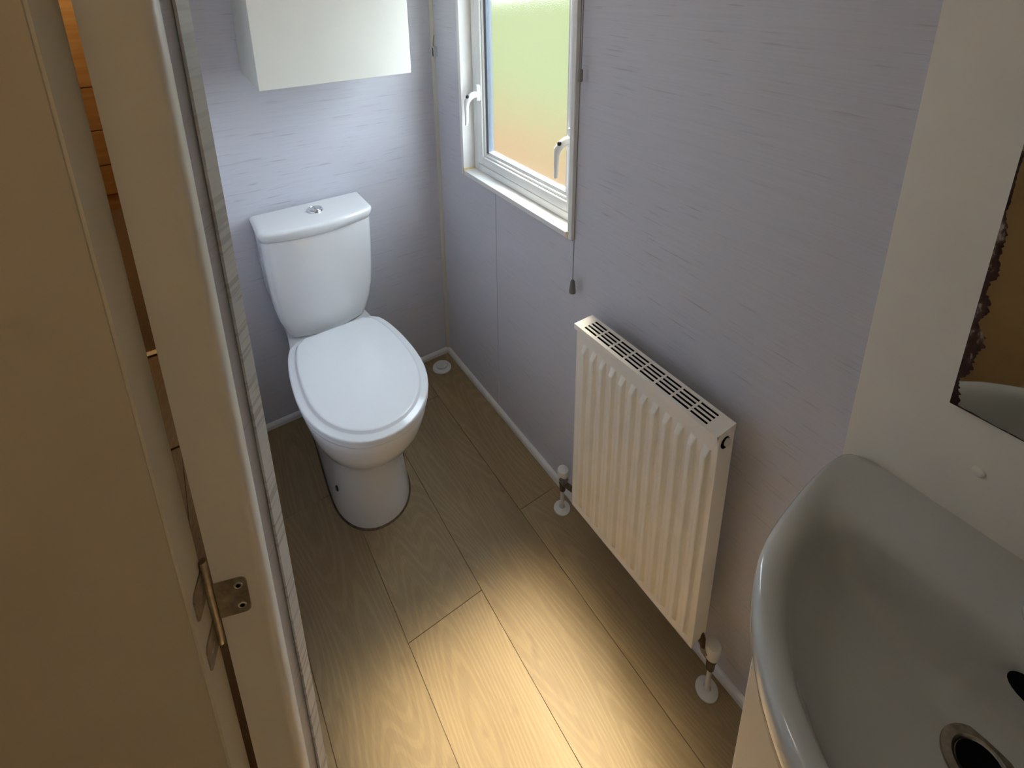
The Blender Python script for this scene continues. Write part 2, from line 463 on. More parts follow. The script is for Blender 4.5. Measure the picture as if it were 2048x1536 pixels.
# ------------------------------------------------------------------ outdoors behind the frosted pane
struct(obj('ground', Geo().box(.12, 40, -20, 40, -.75, -.70), M_garden, origin=(0, 0, -.7)), 'lawn with a strip of bare reddish soil outside the window')

# ------------------------------------------------------------------ door wall, lining, batten (at the left)
w = Vector((math.sin(math.radians(19)), math.cos(math.radians(19))))   # door plane direction
vv = Vector((-w.y, w.x))                                               # across the door lining, into the hall
u = Vector((math.sin(math.radians(35)), math.cos(math.radians(35))))   # direction of the short wall strip
nl = Vector((-u.y, u.x))
S = azp(3.85, .50)
def isect(p, d, az):
    a = math.radians(az); e = Vector((math.sin(a), math.cos(a)))
    q = p - Vector((C.x, C.y))
    # q + s d parallel to e
    s = -(q.x*e.y-q.y*e.x)/(d.x*e.y-d.y*e.x)
    return p + d*s
Bf = isect(S, u, 2.84)                     # batten face, near end
Bs = isect(Bf, nl, 2.58)                   # batten side, back edge
wallp = Bs + nl*.0015                      # plane of the papered strip behind it
Wf = isect(wallp, u, 3.3)
W1 = isect(wallp, u, 1.56)
A = azp(-.15, .452)
G1 = isect(A, vv, -4.48)
K = A - vv*.0135
arc = []
for q in range(9):
    t = q/8
    arc.append(W1*(1-t)**2 + K*2*t*(1-t) + A*t*t)
def P2(v): return (v.x, v.y)
# papered wall end
g = Geo().prism([P2(W1), P2(wallp+u*.02), P2(wallp+u*.02+nl*.03), P2(W1+nl*.03)], 0, CEIL)
struct(obj('wall_doorside', g, M_wall, origin=(0, 0, 0)), 'narrow papered wall end beside the door lining')
# batten with slight bow
g = Geo()
rs = []
Sb = S + nl*(Bs-Bf).length
for q in range(25):
    z = CEIL*q/24
    bow = .0022*math.sin(PI*min(1, max(0, (z-.2)/1.1))) - .0010
    o2 = Vector((u.x, u.y))*bow
    rs.append([Vector((p.x+o2.x, p.y+o2.y, z)) for p in (S, Bf, Bs, Sb)])
g.rings(rs)
struct(obj('trim_3', g, M_batten, origin=(0, 0, 0)), 'papered cover batten standing proud of the wall beside the door lining')
# closing piece between batten and partition
g = Geo().prism([P2(Sb+u*-.002+nl*.003), (XL, S.y+.02), (XL-.03, S.y+.02), P2(Sb+nl*.035)], 0, CEIL)
struct(obj('wall_corner', g, M_wall, origin=(0, 0, 0)), 'papered corner behind the cover batten')
# lining
liner = arc + [G1, G1 + w*.018, W1 + vv*.02 + w*.03]
door_frame = bpy.data.objects.new('door_1', None); COL.objects.link(door_frame); door_frame.location = (A.x, A.y, 0)
ORI['door_1'] = Vector((A.x, A.y, 0)); door_frame['kind'] = 'structure'; door_frame['label'] = 'cream door lining with rounded edge'
obj('lining_post', Geo().prism([P2(p) for p in liner], 0, CEIL), M_lining, door_frame, smooth=True, angle=50)
NJ = A - w*.74
obj('lining_post', Geo().prism([P2(NJ+vv*-.012), P2(NJ+vv*.05), P2(NJ+vv*.05-w*.02), P2(NJ+vv*-.012-w*.02)], 0, CEIL), M_lining, door_frame)
obj('lining_head', Geo().prism([P2(A+w*.0), P2(G1), P2(NJ+vv*.05), P2(NJ+vv*-.012)], 1.96, CEIL), M_lining, door_frame)
# wall from the near lining post to the wall behind the camera
e0 = NJ-w*.02
struct(obj('wall_nearside', Geo().prism([P2(e0), P2(e0+vv*.04), (e0.x-.06, YF), (e0.x, YF)], 0, CEIL), M_panel, origin=(0, 0, 0)))

# open door leaf
D1 = isect(G1 + vv*.009, vv, -5.28)
D2 = isect(D1, w, -7.28)
th = (D2-D1).length
dl = thing('open_door', 'dim cream door leaf standing open at the left edge', 'door', (D2.x, D2.y, .012))
DW = .60
eb = .0025
D1b = D1 + vv*eb; D2b = D2 + vv*eb
obj('leaf', Geo().prism([P2(D1b), P2(D2b), P2(D2b+vv*DW), P2(D1b+vv*DW)], .012, 1.94), M_door, dl)
obj('edge_band', Geo().prism([P2(D1-w*.0005), P2(D2+w*.0016), P2(D2b+w*.0016), P2(D1b-w*.0005)], .012, 1.94), M_dooredge, dl)
# far handle of the leaf
hp = D2 - w*0 + vv*(DW-.06)
g = Geo()
g.lathe([(.024, 0), (.024, .006), (.010, .008), (.010, .035)], (hp.x, hp.y, 1.0), (-w.x, -w.y, 0), 20)
hk = obj('door_handle', g, M_chrome, dl, smooth=True)
q0 = Vector((hp.x, hp.y, 1.0)) - Vector((w.x, w.y, 0))*.032
obj('lever', Geo().tube([q0, q0-Vector((vv.x, vv.y, 0))*.05, q0-Vector((vv.x, vv.y, 0))*.11], [.009, .008, .007], 12), M_chrome, hk, smooth=True)

# hinge
def hinge(zc, first):
    base = Vector((G1.x, G1.y, zc))
    h = thing('flush_hinge', 'worn metal flush hinge joining the open door to the cream lining' if first else 'upper worn metal hinge of the open door, above the picture', 'hinge', (G1.x, G1.y, zc-.052))
    # plate on the lining face, rounded corners at its free end
    p0 = G1 - w*.0002; ex = -vv; ny = -w
    def plate(name, p, e, n, L, z0, z1, th2, r=.006, par=h):
        pts = [(0, z0), (L-r, z0)]+[(L-r+r*math.sin(a), z0+r-r*math.cos(a)) for a in (PI/8, PI/4, 3*PI/8, PI/2)]
        pts += [(L-r+r*math.cos(a), z1-r+r*math.sin(a)) for a in (0, PI/8, PI/4, 3*PI/8, PI/2)]+[(0, z1)]
        gg = Geo()
        gg.rings([[Vector((p.x+e.x*q[0]+n.x*d, p.y+e.y*q[0]+n.y*d, q[1])) for q in pts] for d in (0, th2)])
        return obj(name, gg, M_dullchrome, par)
    pl = plate('lining_plate', p0, ex, ny, .0285, zc-.027, zc+.019, .0016)
    for zz in (zc+.011, zc-.016):
        c = p0 + ex*.0215 + ny*.0016
        obj('screw', Geo().lathe([(.0042, 0), (.0042, .0006), (.0030, .0009)], (c.x, c.y, zz), (ny.x, ny.y, 0), 16), M_chrome, pl, smooth=True)
        obj('screw_slot', Geo().lathe([(.0021, 0), (.0021, .0003)], (c.x+ny.x*.0009, c.y+ny.y*.0009, zz), (ny.x, ny.y, 0), 12), M_hole, pl)
    c = G1 + vv*.0040 - w*.0012
    obj('knuckle', Geo().lathe([(.0034, -.060), (.0034, .052)], (c.x, c.y, zc), (0, 0, 1), 14), M_dullchrome, h, smooth=True)
    for (z0, z1) in ((zc+.010, zc+.043), (zc-.058, zc-.025)):
        lp = plate('door_plate', D1 - w*.002, -w, -vv, .026, z0, z1, .0013)
        for t in (.010, .017):
            cc = D1 - w*(.002+t) - vv*.0013
            obj('screw', Geo().lathe([(.0022, 0), (.0022, .0005)], (cc.x, cc.y, (z0+z1)/2), (-vv.x, -vv.y, 0), 12), M_chrome, lp, smooth=True)
hinge(.967, True)

# ------------------------------------------------------------------ hall seen through the hinge gap
struct(obj('wall_hall', Geo().box(HX-.05, HX, YF, HY+.3, 0, CEIL), M_hallwall, origin=(0, 0, 0)), 'tan hall wall')
struct(obj('wall_hall_end', Geo().box(HX, .09, HY+.30, HY+.36, 0, CEIL), M_hallwall, origin=(0, 0, 0)))
struct(obj('wall_bedroom', Geo().box(-.84, -.80, .09, .6, 0, CEIL), M_hallwall, origin=(0, 0, 0)))
struct(obj('wall_bedroom_right', Geo().box(.04, .09, .09, HY+.3, 0, CEIL), M_hallwall, origin=(0, 0, 0)))
cf = struct(obj('floor_carpet', Geo().box(HX, .04, .68, HY+.3, -.06, .004), M_carpet, origin=(0, 0, 0)), 'brown carpet beyond the hall threshold')
struct(obj('floor_hall', Geo().box(HX, .04, .10, .68, -.06, 0), M_floor, origin=(0, 0, 0)))
tag(obj('threshold_strip', Geo().box(HX+.002, -.80, .668, .700, .004, .009), M_steel, bevel=.002), 'thin pale metal threshold strip on the hall floor', 'threshold')
wd = thing('drawer_chest', 'honey coloured wooden drawer chest glimpsed through the hinge gap', 'drawers', (-1.05, HY+.2, .004))
obj('plinth', Geo().box(-1.44, -.66, HY+.005, HY+.29, .004, .115), M_orange, wd)
obj('carcass', Geo().box(-1.44, -.66, HY+.012, HY+.29, .115, 1.75), M_orange, wd)
zz = .125
for hgt in (.205, .235, .28, .8):
    dr = obj('drawer', Geo().box(-1.435, -.665, HY-.008, HY+.012, zz, zz+hgt-.008), M_orange, wd, bevel=.002)
    obj('knob', Geo().lathe([(.008, 0), (.008, .012), (.016, .018), (.012, .026)], (-1.05, HY-.008, zz+hgt/2), (0, -1, 0), 16), M_chrome, dr, smooth=True)
    zz += hgt

# ------------------------------------------------------------------ wall cabinet above the toilet
cb = thing('wall_cabinet', 'plain white wall cabinet hung above the toilet', 'cabinet', (-.43, -.15, 1.257))
CX0, CX1, CYF, CZ0, CZ1 = -.622, -.213, -.285, 1.252, 1.86
obj('carcass', Geo().box(CX0+.002, CX1-.002, CYF+.018, -.0005, CZ0+.001, CZ1), M_cabinet, cb, bevel=.001)
dr = obj('door', Geo().box(CX0, CX1, CYF, CYF+.0165, CZ0, CZ1), M_cabinet, cb, bevel=.0012)
obj('knob', Geo().lathe([(.006, 0), (.006, .010), (.013, .016), (.010, .022)], (CX1-.04, CYF, 1.60), (0, -1, 0), 18), M_chrome, dr, smooth=True)

# ------------------------------------------------------------------ toilet
TX = -.4915
tl_ = thing('toilet', 'white close coupled toilet with its lid closed', 'toilet', (TX, -.33, 0))
def outline(hw, yf, ym, yb, hwb, n=44, e=2.15, convex=False):
    """closed plan outline: back edge, sides running out to the widest line ym, rounded front."""
    pts = []
    half = []
    # front quarter, from (0, yf) to (hw, ym)
    for q in range(n//4+1):
        a = PI/2*q/(n//4)
        half.append((hw*math.sin(a)**(2/e), ym-(ym-yf)*math.cos(a)**(2/e)))
    # side: smooth from (hw, ym) to (hwb, yb)
    for q in range(1, n//4+1):
        t = q/(n//4)
        if convex: x = hwb+(hw-hwb)*math.sqrt(max(0, 1-t*t))
        else: x = hw+(hwb-hw)*t*t*(3-2*t)
        half.append((x, ym+(yb-ym)*t))
    right = half
    left = [(-x, y) for x, y in half[::-1]][:-1]
    return right + left      # starts at the front, round by the right, back, left
def ring(o, z, dx=TX): return [Vector((dx+x, y, z)) for x, y in o]
# pan: pedestal flaring to the floor, waist, bowl
secs = [(0.000, .1120, -.556, -.40, -.10, .100), (.012, .1125, -.557, -.40, -.10, .100), (.05, .1085, -.550, -.40, -.10, .100),
        (.10, .1040, -.540, -.40, -.10, .100), (.15, .1000, -.532, -.40, -.10, .100), (.185, .0985, -.531, -.40, -.10, .102),
        (.205, .1010, -.538, -.40, -.09, .104), (.225, .1090, -.556, -.41, -.08, .108), (.255, .1240, -.585, -.42, -.06, .114),
        (.30, .1440, -.628, -.43, -.04, .118), (.345, .1580, -.653, -.43, -.03, .122), (.385, .1660, -.666, -.43, -.02, .124),
        (.403, .1675, -.668, -.43, -.02, .124), (.409, .1640, -.664, -.43, -.022, .122)]
g = Geo(); g.rings([ring(outline(hw, yf, ym, yb, hwb), z) for z, hw, yf, ym, yb, hwb in secs])
pan = obj('pan', g, M_ceram, tl_, smooth=True, angle=75)
# fixing hole caps at the foot
obj('fixing_hole', Geo().lathe([(.0085, -.006), (.0085, .0012), (.007, .0018)], (TX-.1035, -.435, .085), (-1, -.25, .10), 16), M_dark, pan, smooth=True)
obj('fixing_hole', Geo().lathe([(.0085, -.006), (.0085, .0012), (.007, .0018)], (TX+.1035, -.435, .085), (1, -.25, .10), 16), M_dark, pan, smooth=True)
# silicone bead at the floor
g = Geo(); g.rings([ring(outline(.1160, -.560, -.40, -.098, .103), .0002), ring(outline(.1145, -.5585, -.40, -.098, .102), .004), ring(outline(.1115, -.5555, -.40, -.1, .099), .006)])
obj('sealant_bead', g, M_brass, pan, smooth=True)
# seat ring and lid
g = Geo()
so = lambda d, z: ring(outline(.172-d, -.672+d, -.43, -.182-d*.3, .117-d, convex=True), z)
g.rings([so(.004, .4095), so(.0, .413), so(.0, .419), so(.004, .4225)])
obj('seat', g, M_seat, tl_, smooth=True, angle=60)
g = Geo()
lo = lambda d, z: ring(outline(.1745-d, -.675+d, -.43, -.183-d*.4, .120-d, e=2.1, convex=True), z)
g.rings([lo(.004, .4235), lo(.0, .4265), lo(.0, .4330), lo(.0016, .4348), lo(.004, .4358), lo(.0175, .4378), lo(.0200, .4390), lo(.0235, .4440), lo(.0258, .4452), lo(.030, .4457), lo(.06, .4465), lo(.10, .4468)])
lid = obj('lid', g, M_seat, tl_, smooth=True, angle=50)
for s in (-1, 1):
    obj('hinge_cover', Geo().lathe([(.010, -.018), (.012, -.014), (.012, .014), (.010, .018)], (TX+s*.075, -.190, .424), (1, 0, 0), 16), M_seat, tl_, smooth=True)
# cistern body: narrow curved base, widening upwards, slightly bowed front
def cis(hw, yf, yb, z, bowf=.022, r=.030, n=6):
    pts = []
    # right back, right front corner, bowed front, left
    def corner(cx, cy, a0, a1):
        for q in range(n+1):
            a = a0+(a1-a0)*q/n
            pts.append((cx+r*math.cos(a), cy+r*math.sin(a)))
    pts.append((hw, yb))
    corner(hw-r, yf+r, 0, -PI/2+.18)
    for q in range(1, 12):
        t = q/12; x = (hw-r*1.0)*(1-2*t)
        pts.append((x, yf-bowf*(1-(1-2*t)**2)))
    corner(-hw+r, yf+r, -PI/2-.18, -PI)
    pts.append((-hw, yb))
    return [Vector((TX+x, y, z)) for x, y in pts]
secs = [(.4095, .098, -.128), (.412, .112, -.134), (.420, .1210, -.140), (.445, .1325, -.143), (.485, .1455, -.146), (.535, .1545, -.148),
        (.60, .1600, -.150), (.68, .1640, -.152), (.772, .1665, -.154)]
g = Geo(); g.rings([cis(hw, yf, -.012, z) for z, hw, yf in secs])
cist = obj('cistern', g, M_ceram, tl_, smooth=True, angle=60)
g = Geo(); g.rings([cis(hw, yf, -.010, z, .024, .030) for z, hw, yf in ((.7725, .1660, -.154), (.775, .1685, -.157), (.798, .1735, -.162), (.804, .1720, -.160), (.8075, .1670, -.156), (.8085, .1600, -.150))])
lidc = obj('cistern_lid', g, M_ceram, tl_, smooth=True, angle=50)
g = Geo(); g.lathe([(.0250, 0), (.0250, .003), (.0225, .0065), (.0195, .0072), (.0180, .0050)], (TX+.010, -.078, .8083), (0, 0, 1), 28)
bt = obj('flush_button', g, M_chrome, lidc, smooth=True, angle=50)
g = Geo()
for s in (-1, 1):
    pts = [(TX+.010+s*(.0012+.0160*math.sin(a)), -.078+.0165*math.cos(a)) for a in [PI*q/12 for q in range(13)]]
    g.prism(pts, .8125, .8160)
obj('button_half', g, M_chrome, bt, bevel=.0008)

# ------------------------------------------------------------------ floor cover disc in the corner
vd = thing('floor_cap', 'round white pipe cap on the floor in the corner', 'floor cap', (-.072, -.075, 0))
obj('rim', Geo().lathe([(.037, 0), (.037, .004), (.033, .009), (.024, .010), (.023, .006)], (-.072, -.075, 0), (0, 0, 1), 32), M_white, vd, smooth=True, angle=35)
obj('cap', Geo().lathe([(.021, .003), (.021, .016), (.018, .0195), (.010, .0205)], (-.072, -.075, 0), (0, 0, 1), 28), M_white, vd, smooth=True, angle=35)

# ------------------------------------------------------------------ radiator
rd = thing('panel_radiator', 'cream ribbed panel radiator with slotted top grille on the window wall', 'radiator', (-.07, -1.091, 0))
RY0, RY1, RZ0, RZ1 = -1.288, -.896, .147, .727
XF, XB = -.0905, -.046
# pressed front sheet: vertical ribs standing proud
g = Geo()
nr = 12; per = (RY1-RY0-.022)/nr
ys = [RY0, RY0+.004]
prof = []
for i in range(nr):
    y0 = RY0+.011+i*per
    for t, hh in ((.02, 0), (.18, 1), (.50, 1), (.66, 0)):
        prof.append((y0+t*per, hh))
cols = [(RY0, 0)]+prof+[(RY1, 0)]
zs = [(RZ0, 0), (RZ0+.024, 0), (RZ0+.040, 1), (RZ1-.062, 1), (RZ1-.046, 0), (RZ1-.014, 0)]
V = []; F = []
for z, m_ in zs:
    for y, hh in cols: V.append(Vector((XF-.0125*hh*m_, y, z)))
nc = len(cols)
for r_ in range(len(zs)-1):
    for c_ in range(nc-1):
        F.append((r_*nc+c_, r_*nc+c_+1, (r_+1)*nc+c_+1, (r_+1)*nc+c_))
g.add(V, F)
# rolled edges and back of the sheet
g.box(XF-.0005, XF+.010, RY0, RY1, RZ0-.001, RZ0+.004)
g.box(XF+.006, XF+.010, RY0, RY1, RZ0, RZ1-.014)
fp = obj('front_panel', g, M_rad, rd, smooth=True, bevel=.0022, seg=2, angle=50)
obj('rear_panel', Geo().box(XB-.012, XB, RY0+.004, RY1-.004, RZ0+.002, RZ1-.034), M_rad, rd, bevel=.003)
# convector fin sheet between, dark slots read against it
g = Geo()
for i in range(24):
    y = RY0+.02+i*(RY1-RY0-.04)/23
    g.box(XF+.012, XB-.014, y-.0008, y+.0008, RZ0+.06, RZ1-.05)
fin = obj('convector_fins', g, M_rad, rd); fin['kind'] = 'stuff'
# side covers
for y0, y1 in ((RY0-.0012, RY0+.0012), (RY1-.0012, RY1+.0012)):
    obj('side_cover', Geo().box(XF-.001, XB+.002, y0, y1, RZ0+.008, RZ1-.002), M_rad, rd, bevel=.0008)
# top grille with four rows of slots in eight groups
g = Geo()
gx0, gx1, gz0, gz1 = -.1005, XB+.003, RZ1-.0015, RZ1+.0005
sy0, sy1 = -1.262, -.917
sx = [-.0885, -.0775, -.0665, -.0555]; sw = .0062
xe = [gx0]+[e for s_ in sx for e in (s_-sw/2+.0005, s_+sw/2+.0005)]+[gx1]
ng = 8; pitch = (sy1-sy0)/ng
ye = [RY0-.0015]+[e for k_ in range(ng) for e in (sy0+k_*pitch+.0022, sy0+(k_+1)*pitch-.0022)]+[RY1+.0015]
nx_, ny_ = len(xe), len(ye)
V = [Vector((x, y, gz1)) for y in ye for x in xe]
F = [(b_*nx_+a_, b_*nx_+a_+1, (b_+1)*nx_+a_+1, (b_+1)*nx_+a_) for b_ in range(ny_-1) for a_ in range(nx_-1) if not (a_ % 2 == 1 and b_ % 2 == 1)]
# folded lips along the front and the back
n0 = len(V)
V += [Vector((gx0, y, RZ1-.013)) for y in ye]+[Vector((gx1, y, RZ1-.016)) for y in ye]
for b_ in range(ny_-1):
    F.append((b_*nx_, (b_+1)*nx_, n0+b_+1, n0+b_))
    F.append(((b_+1)*nx_+nx_-1, b_*nx_+nx_-1, n0+ny_+b_, n0+ny_+b_+1))
g.add(V, F)
gr = obj('top_grille', g, M_rad, rd)
sm = gr.modifiers.new('sheet', 'SOLIDIFY'); sm.thickness = .0014; sm.offset = -1
# black sheets stand in for the shade under the slots
obj('slot_shade', Geo().box(XF+.010, XB-.001, RY0+.006, RY1-.006, RZ1-.030, RZ1-.028).box(XF+.010, XF+.0115, RY0+.006, RY1-.006, RZ1-.030, RZ1-.003).box(XB-.002, XB-.0005, RY0+.006, RY1-.006, RZ1-.030, RZ1-.003), M_hole, rd)
# air vent plug on the near side cover
av = obj('air_vent', Geo().lathe([(.0125, -.001), (.0125, .0018), (.0115, .0022)], (-.0725, RY0-.001, .700), (0, -1, 0), 24), M_hole, rd, smooth=True)
obj('plug', Geo().lathe([(.0085, 0), (.0085, .005), (.0075, .006)], (-.0705, RY0-.002, .702), (0, -1, 0), 20), M_valvewhite, av, smooth=True)
def valve(y, out):
    """valve beside the radiator: tail and nut into the panel end, white cap, pipe down to a floor collar."""
    x = -.0455
    vb = obj('valve_body', Geo().lathe([(.0085, -.022), (.0095, -.012), (.0095, .004), (.0115, .006), (.0115, .016), (.009, .018)], (x, y, .095), (0, 0, 1), 20), M_brass, rd, smooth=True)
    yr = RY0 if out < 0 else RY1
    g = Geo()
    g.tube([(x, y, .102), (x-.004, y-out*.012, .110), (x-.010, yr-out*.002, .150-.0), (x-.012, yr-out*.008, .168)], [.008, .008, .0085, .0085], 12)
    obj('valve_tail', g, M_brass, vb, smooth=True)
    g = Geo().lathe([(.0125, -.006), (.0135, -.004), (.0135, .004), (.0125, .006)], (x-.006, y-out*.011, .126), (0, -out*.6, .8), 6)
    obj('union_nut', g, M_dullchrome, vb)
    obj('valve_cap', Geo().lathe([(.0125, 0), (.0155, .004), (.0165, .034), (.0150, .038), (.010, .039)], (x, y, .112), (0, 0, 1), 24), M_valvewhite, vb, smooth=True, angle=50)
    obj('pipe', Geo().lathe([(.0055, .002), (.0055, .080)], (x, y, 0), (0, 0, 1), 16), M_valvewhite, rd, smooth=True)
    obj('pipe_collar', Geo().lathe([(.0245, 0), (.0240, .003), (.0150, .0055), (.0085, .0065), (.0080, .0040), (.0056, .0040)], (x, y, 0), (0, 0, 1), 30), M_valvewhite, rd, smooth=True, angle=35)
valve(-1.3105, -1)
valve(-.8030, 1)

# ------------------------------------------------------------------ mirror panel, mirror, vanity and basin
struct(obj('wall_panel', Geo().box(-.012, 0, YF, -1.4535, .05, CEIL), M_panel, origin=(0, 0, 0)), 'cream splashback panel behind the basin')
tag(obj('screw_cap', Geo().lathe([(.0075, 0), (.0070, .002), (.004, .0032)], (-.012, -1.608, .897), (-1, 0, 0), 18), M_panel, smooth=True), 'small cream screw cap on the splashback panel', 'screw cap')
mr = thing('wall_mirror', 'frameless mirror with rust brown corroded edge above the basin', 'mirror', (-.014, -1.80, .972))
MY1, MY0, MZ0, MZ1 = -1.5620, -2.02, .978, 1.62
obj('glass', Geo().box(-.0165, -.0125, MY0, MY1, MZ0, MZ1), M_mirror, mr)
# corroded band: ragged strip in front of the silver
def ragged(p0, p1, inward, w0, w1, n, seed):
    rnd = random.Random(seed); g = Geo()
    a, b2 = Vector(p0), Vector(p1); d = (b2-a); inn = Vector(inward)
    top = []; bot = []
    for i in range(n+1):
        t = i/n; ww = (w0+(w1-w0)*t)*(0.75+.30*math.sin(t*9+seed)+.22*math.sin(t*23+seed*2)+.35*(rnd.random()-.5))
        q = a+d*t
        top.append(q+inn*ww); bot.append(q)
    x0, x1 = -.0169, -.0166
    v = [Vector((x0, q.y, q.z)) for q in bot]+[Vector((x0, q.y, q.z)) for q in top]+[Vector((x1, q.y, q.z)) for q in bot]+[Vector((x1, q.y, q.z)) for q in top]
    m_ = n+1; f = []
    for i in range(n):
        f += [(i, i+1, m_+i+1, m_+i), (2*m_+i, 3*m_+i, 3*m_+i+1, 2*m_+i+1), (i, 2*m_+i, 2*m_+i+1, i+1), (m_+i, m_+i+1, 3*m_+i+1, 3*m_+i)]
    g.add(v, f); return g
obj('corroded_edge', ragged((0, MY1, MZ0), (0, MY1, MZ0+.17), (0, -1, 0), .011, .016, 60, 3), M_corr, mr)
obj('corroded_edge', ragged((0, MY1, MZ0+.17), (0, MY1, MZ0+.36), (0, -1, 0), .012, .002, 60, 5), M_corr, mr)
obj('corroded_edge', ragged((0, MY1, MZ0), (0, MY0, MZ0), (0, 0, 1), .0036, .0026, 120, 4), M_corr, mr)

vc = thing('vanity_unit', 'cream vanity cabinet under the basin', 'vanity unit', (-.16, -1.725, 0))
VX, VY1, VY0 = -.300, -1.4965, -1.955
obj('carcass', Geo().box(VX+.018, -.0125, VY0, VY1, .10, .688), M_vanity, vc, bevel=.001)
obj('plinth', Geo().box(VX+.05, -.0125, VY0+.01, VY1-.01, 0, .10), M_vanity, vc)
ym_ = (VY0+VY1)/2
for y0, y1, s in ((ym_+.0015, VY1, 1), (VY0, ym_-.0015, -1)):
    dd = obj('cabinet_door', Geo().box(VX, VX+.017, y0, y1, 0.105, .690), M_vanity, vc, bevel=.0015)
    yk = ym_+s*.035
    obj('knob', Geo().lathe([(.006, 0), (.006, .010), (.013, .016), (.010, .022)], (VX, yk, .60), (-1, 0, 0), 18), M_chrome, dd, smooth=True)

bs = thing('washbasin', 'white bow fronted ceramic washbasin in deep shade at the right', 'washbasin', (-.23, -1.725, .735))
BYC = -1.7265
OUT = [(-.0125, .2700), (-.087, .2740), (-.130, .2730), (-.180, .2690), (-.220, .2660), (-.253, .2610), (-.293, .2500), (-.342, .2240), (-.367, .2050), (-.403, .1690), (-.430, .1290), (-.448, .085), (-.457, .042)]
def basin_ring(d, z, back, smooth=0, n_back=10):
    """outer plan shrunk by d at the front and sides, with the back edge at x = back."""
    half = []
    for x, hy in OUT:
        # shrink towards the bowl centre (-.24)
        half.append((x, hy))
    # resample with offset along approximate normals
    full = [(x, hy) for x, hy in half]+[(-.460, 0)]+[(x, -hy) for x, hy in half[::-1]]
    pts = []
    m_ = len(full)
    for i, p in enumerate(full):
        a = full[max(i-1, 0)]; b2 = full[min(i+1, m_-1)]
        tx, ty = b2[0]-a[0], b2[1]-a[1]; L = math.hypot(tx, ty)
        nx, ny = ty/L, -tx/L
        # inward normal points to the bowl centre
        cx, cy = -.22-p[0], 0-p[1]
        if nx*cx+ny*cy < 0: nx, ny = -nx, -ny
        pts.append((p[0]+nx*d, p[1]+ny*d))
    pts = [(min(x, back), y) for x, y in pts]
    b0 = pts[0]; b9 = pts[-1]
    for q in range(1, n_back):
        t = q/n_back
        pts.append((back, b9[1]+(b0[1]-b9[1])*t))
    k0 = len(full)+n_back//2-1
    pts = pts[k0:]+pts[:k0]
    m_ = len(pts); cum = [0]
    for i in range(m_):
        a, b2 = pts[i], pts[(i+1) % m_]; cum.append(cum[-1]+math.hypot(b2[0]-a[0], b2[1]-a[1]))
    res = []; j = 0; NR = 96
    for q in range(NR):
        t = cum[-1]*q/NR
        while cum[j+1] < t: j += 1
        f_ = (t-cum[j])/max(1e-9, cum[j+1]-cum[j]); a, b2 = pts[j], pts[(j+1) % m_]
        res.append((a[0]+(b2[0]-a[0])*f_, a[1]+(b2[1]-a[1])*f_))
    for _ in range(smooth):
        res = [((res[q-1][0]+2*res[q][0]+res[(q+1) % NR][0])/4, (res[q-1][1]+2*res[q][1]+res[(q+1) % NR][1])/4) for q in range(NR)]
    return [Vector((x, BYC+y, z)) for x, y in res]
def lerp_ring(r0, c, s, z):
    return [Vector((c[0]+(p.x-c[0])*s, c[1]+(p.y-c[1])*s, z)) for p in r0]
g = Geo()
top = [basin_ring(.085, .6895, -.0125), basin_ring(.030, .722, -.0125), basin_ring(.006, .745, -.0125, 4), basin_ring(.0, .775, -.0125, 4), basin_ring(.0005, .800, -.0125, 4), basin_ring(.004, .8075, -.0125, 4), basin_ring(.010, .8100, -.0125, 4),
       basin_ring(.018, .8085, -.020, 4)]
# bowl: inner lip, then smooth fall to the waste
lip = basin_ring(.030, .8035, -.122, 10)
lip = [Vector((p.x, p.y, .8035 if p.x < -.13 else .8060)) for p in lip]
r1 = basin_ring(.037, .789, -.130, 14)
cen = (-.205, BYC+.020)
def fall(base, s, z):
    return [Vector((cen[0]+(p.x-cen[0])*s, cen[1]+(p.y-cen[1])*s, z)) for p in base]
bowl = [lip, r1, fall(r1, .955, .768), fall(r1, .89, .738), fall(r1, .78, .716), fall(r1, .62, .704), fall(r1, .42, .698), fall(r1, .25, .695), fall(r1, .10, .693)]
g.rings(top+bowl, cap0=False, cap1=True)
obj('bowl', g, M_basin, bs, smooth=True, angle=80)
# waste fitting and overflow
ws = obj('waste_fitting', Geo().lathe([(.036, 0), (.035, .003), (.026, .0035), (.022, -.001)], (cen[0], cen[1], .6945), (0, 0, 1), 32), M_dullchrome, bs, smooth=True)
obj('waste_hole', Geo().lathe([(.022, 0), (.021, .0012)], (cen[0], cen[1], .6965), (0, 0, 1), 28), M_hole, ws)
obj('overflow', Geo().lathe([(.0125, -.004), (.0125, .0015)], (-.1435, cen[1]-.015, .772), (-.75, 0, .66), 24, sx=1.9), M_hole, bs)
tp = thing('basin_tap', 'chrome mixer tap standing on the basin deck at the right edge', 'tap', (-.080, BYC+.015, .806))
ty = BYC+.015
obj('body', Geo().lathe([(.024, 0), (.024, .006), (.020, .010), (.0185, .070), (.0205, .078), (.018, .088)], (-.080, ty, .8065), (0, 0, 1), 28), M_chrome, tp, smooth=True, angle=40)
obj('spout', Geo().tube([(-.080, ty, .855), (-.115, ty, .866), (-.150, ty, .862), (-.165, ty, .850)], [.012, .011, .010, .010], 14), M_chrome, tp, smooth=True)
obj('lever', Geo().tube([(-.080, ty, .894), (-.098, ty, .915), (-.130, ty, .932)], [.011, .007, .006], 12), M_chrome, tp, smooth=True)

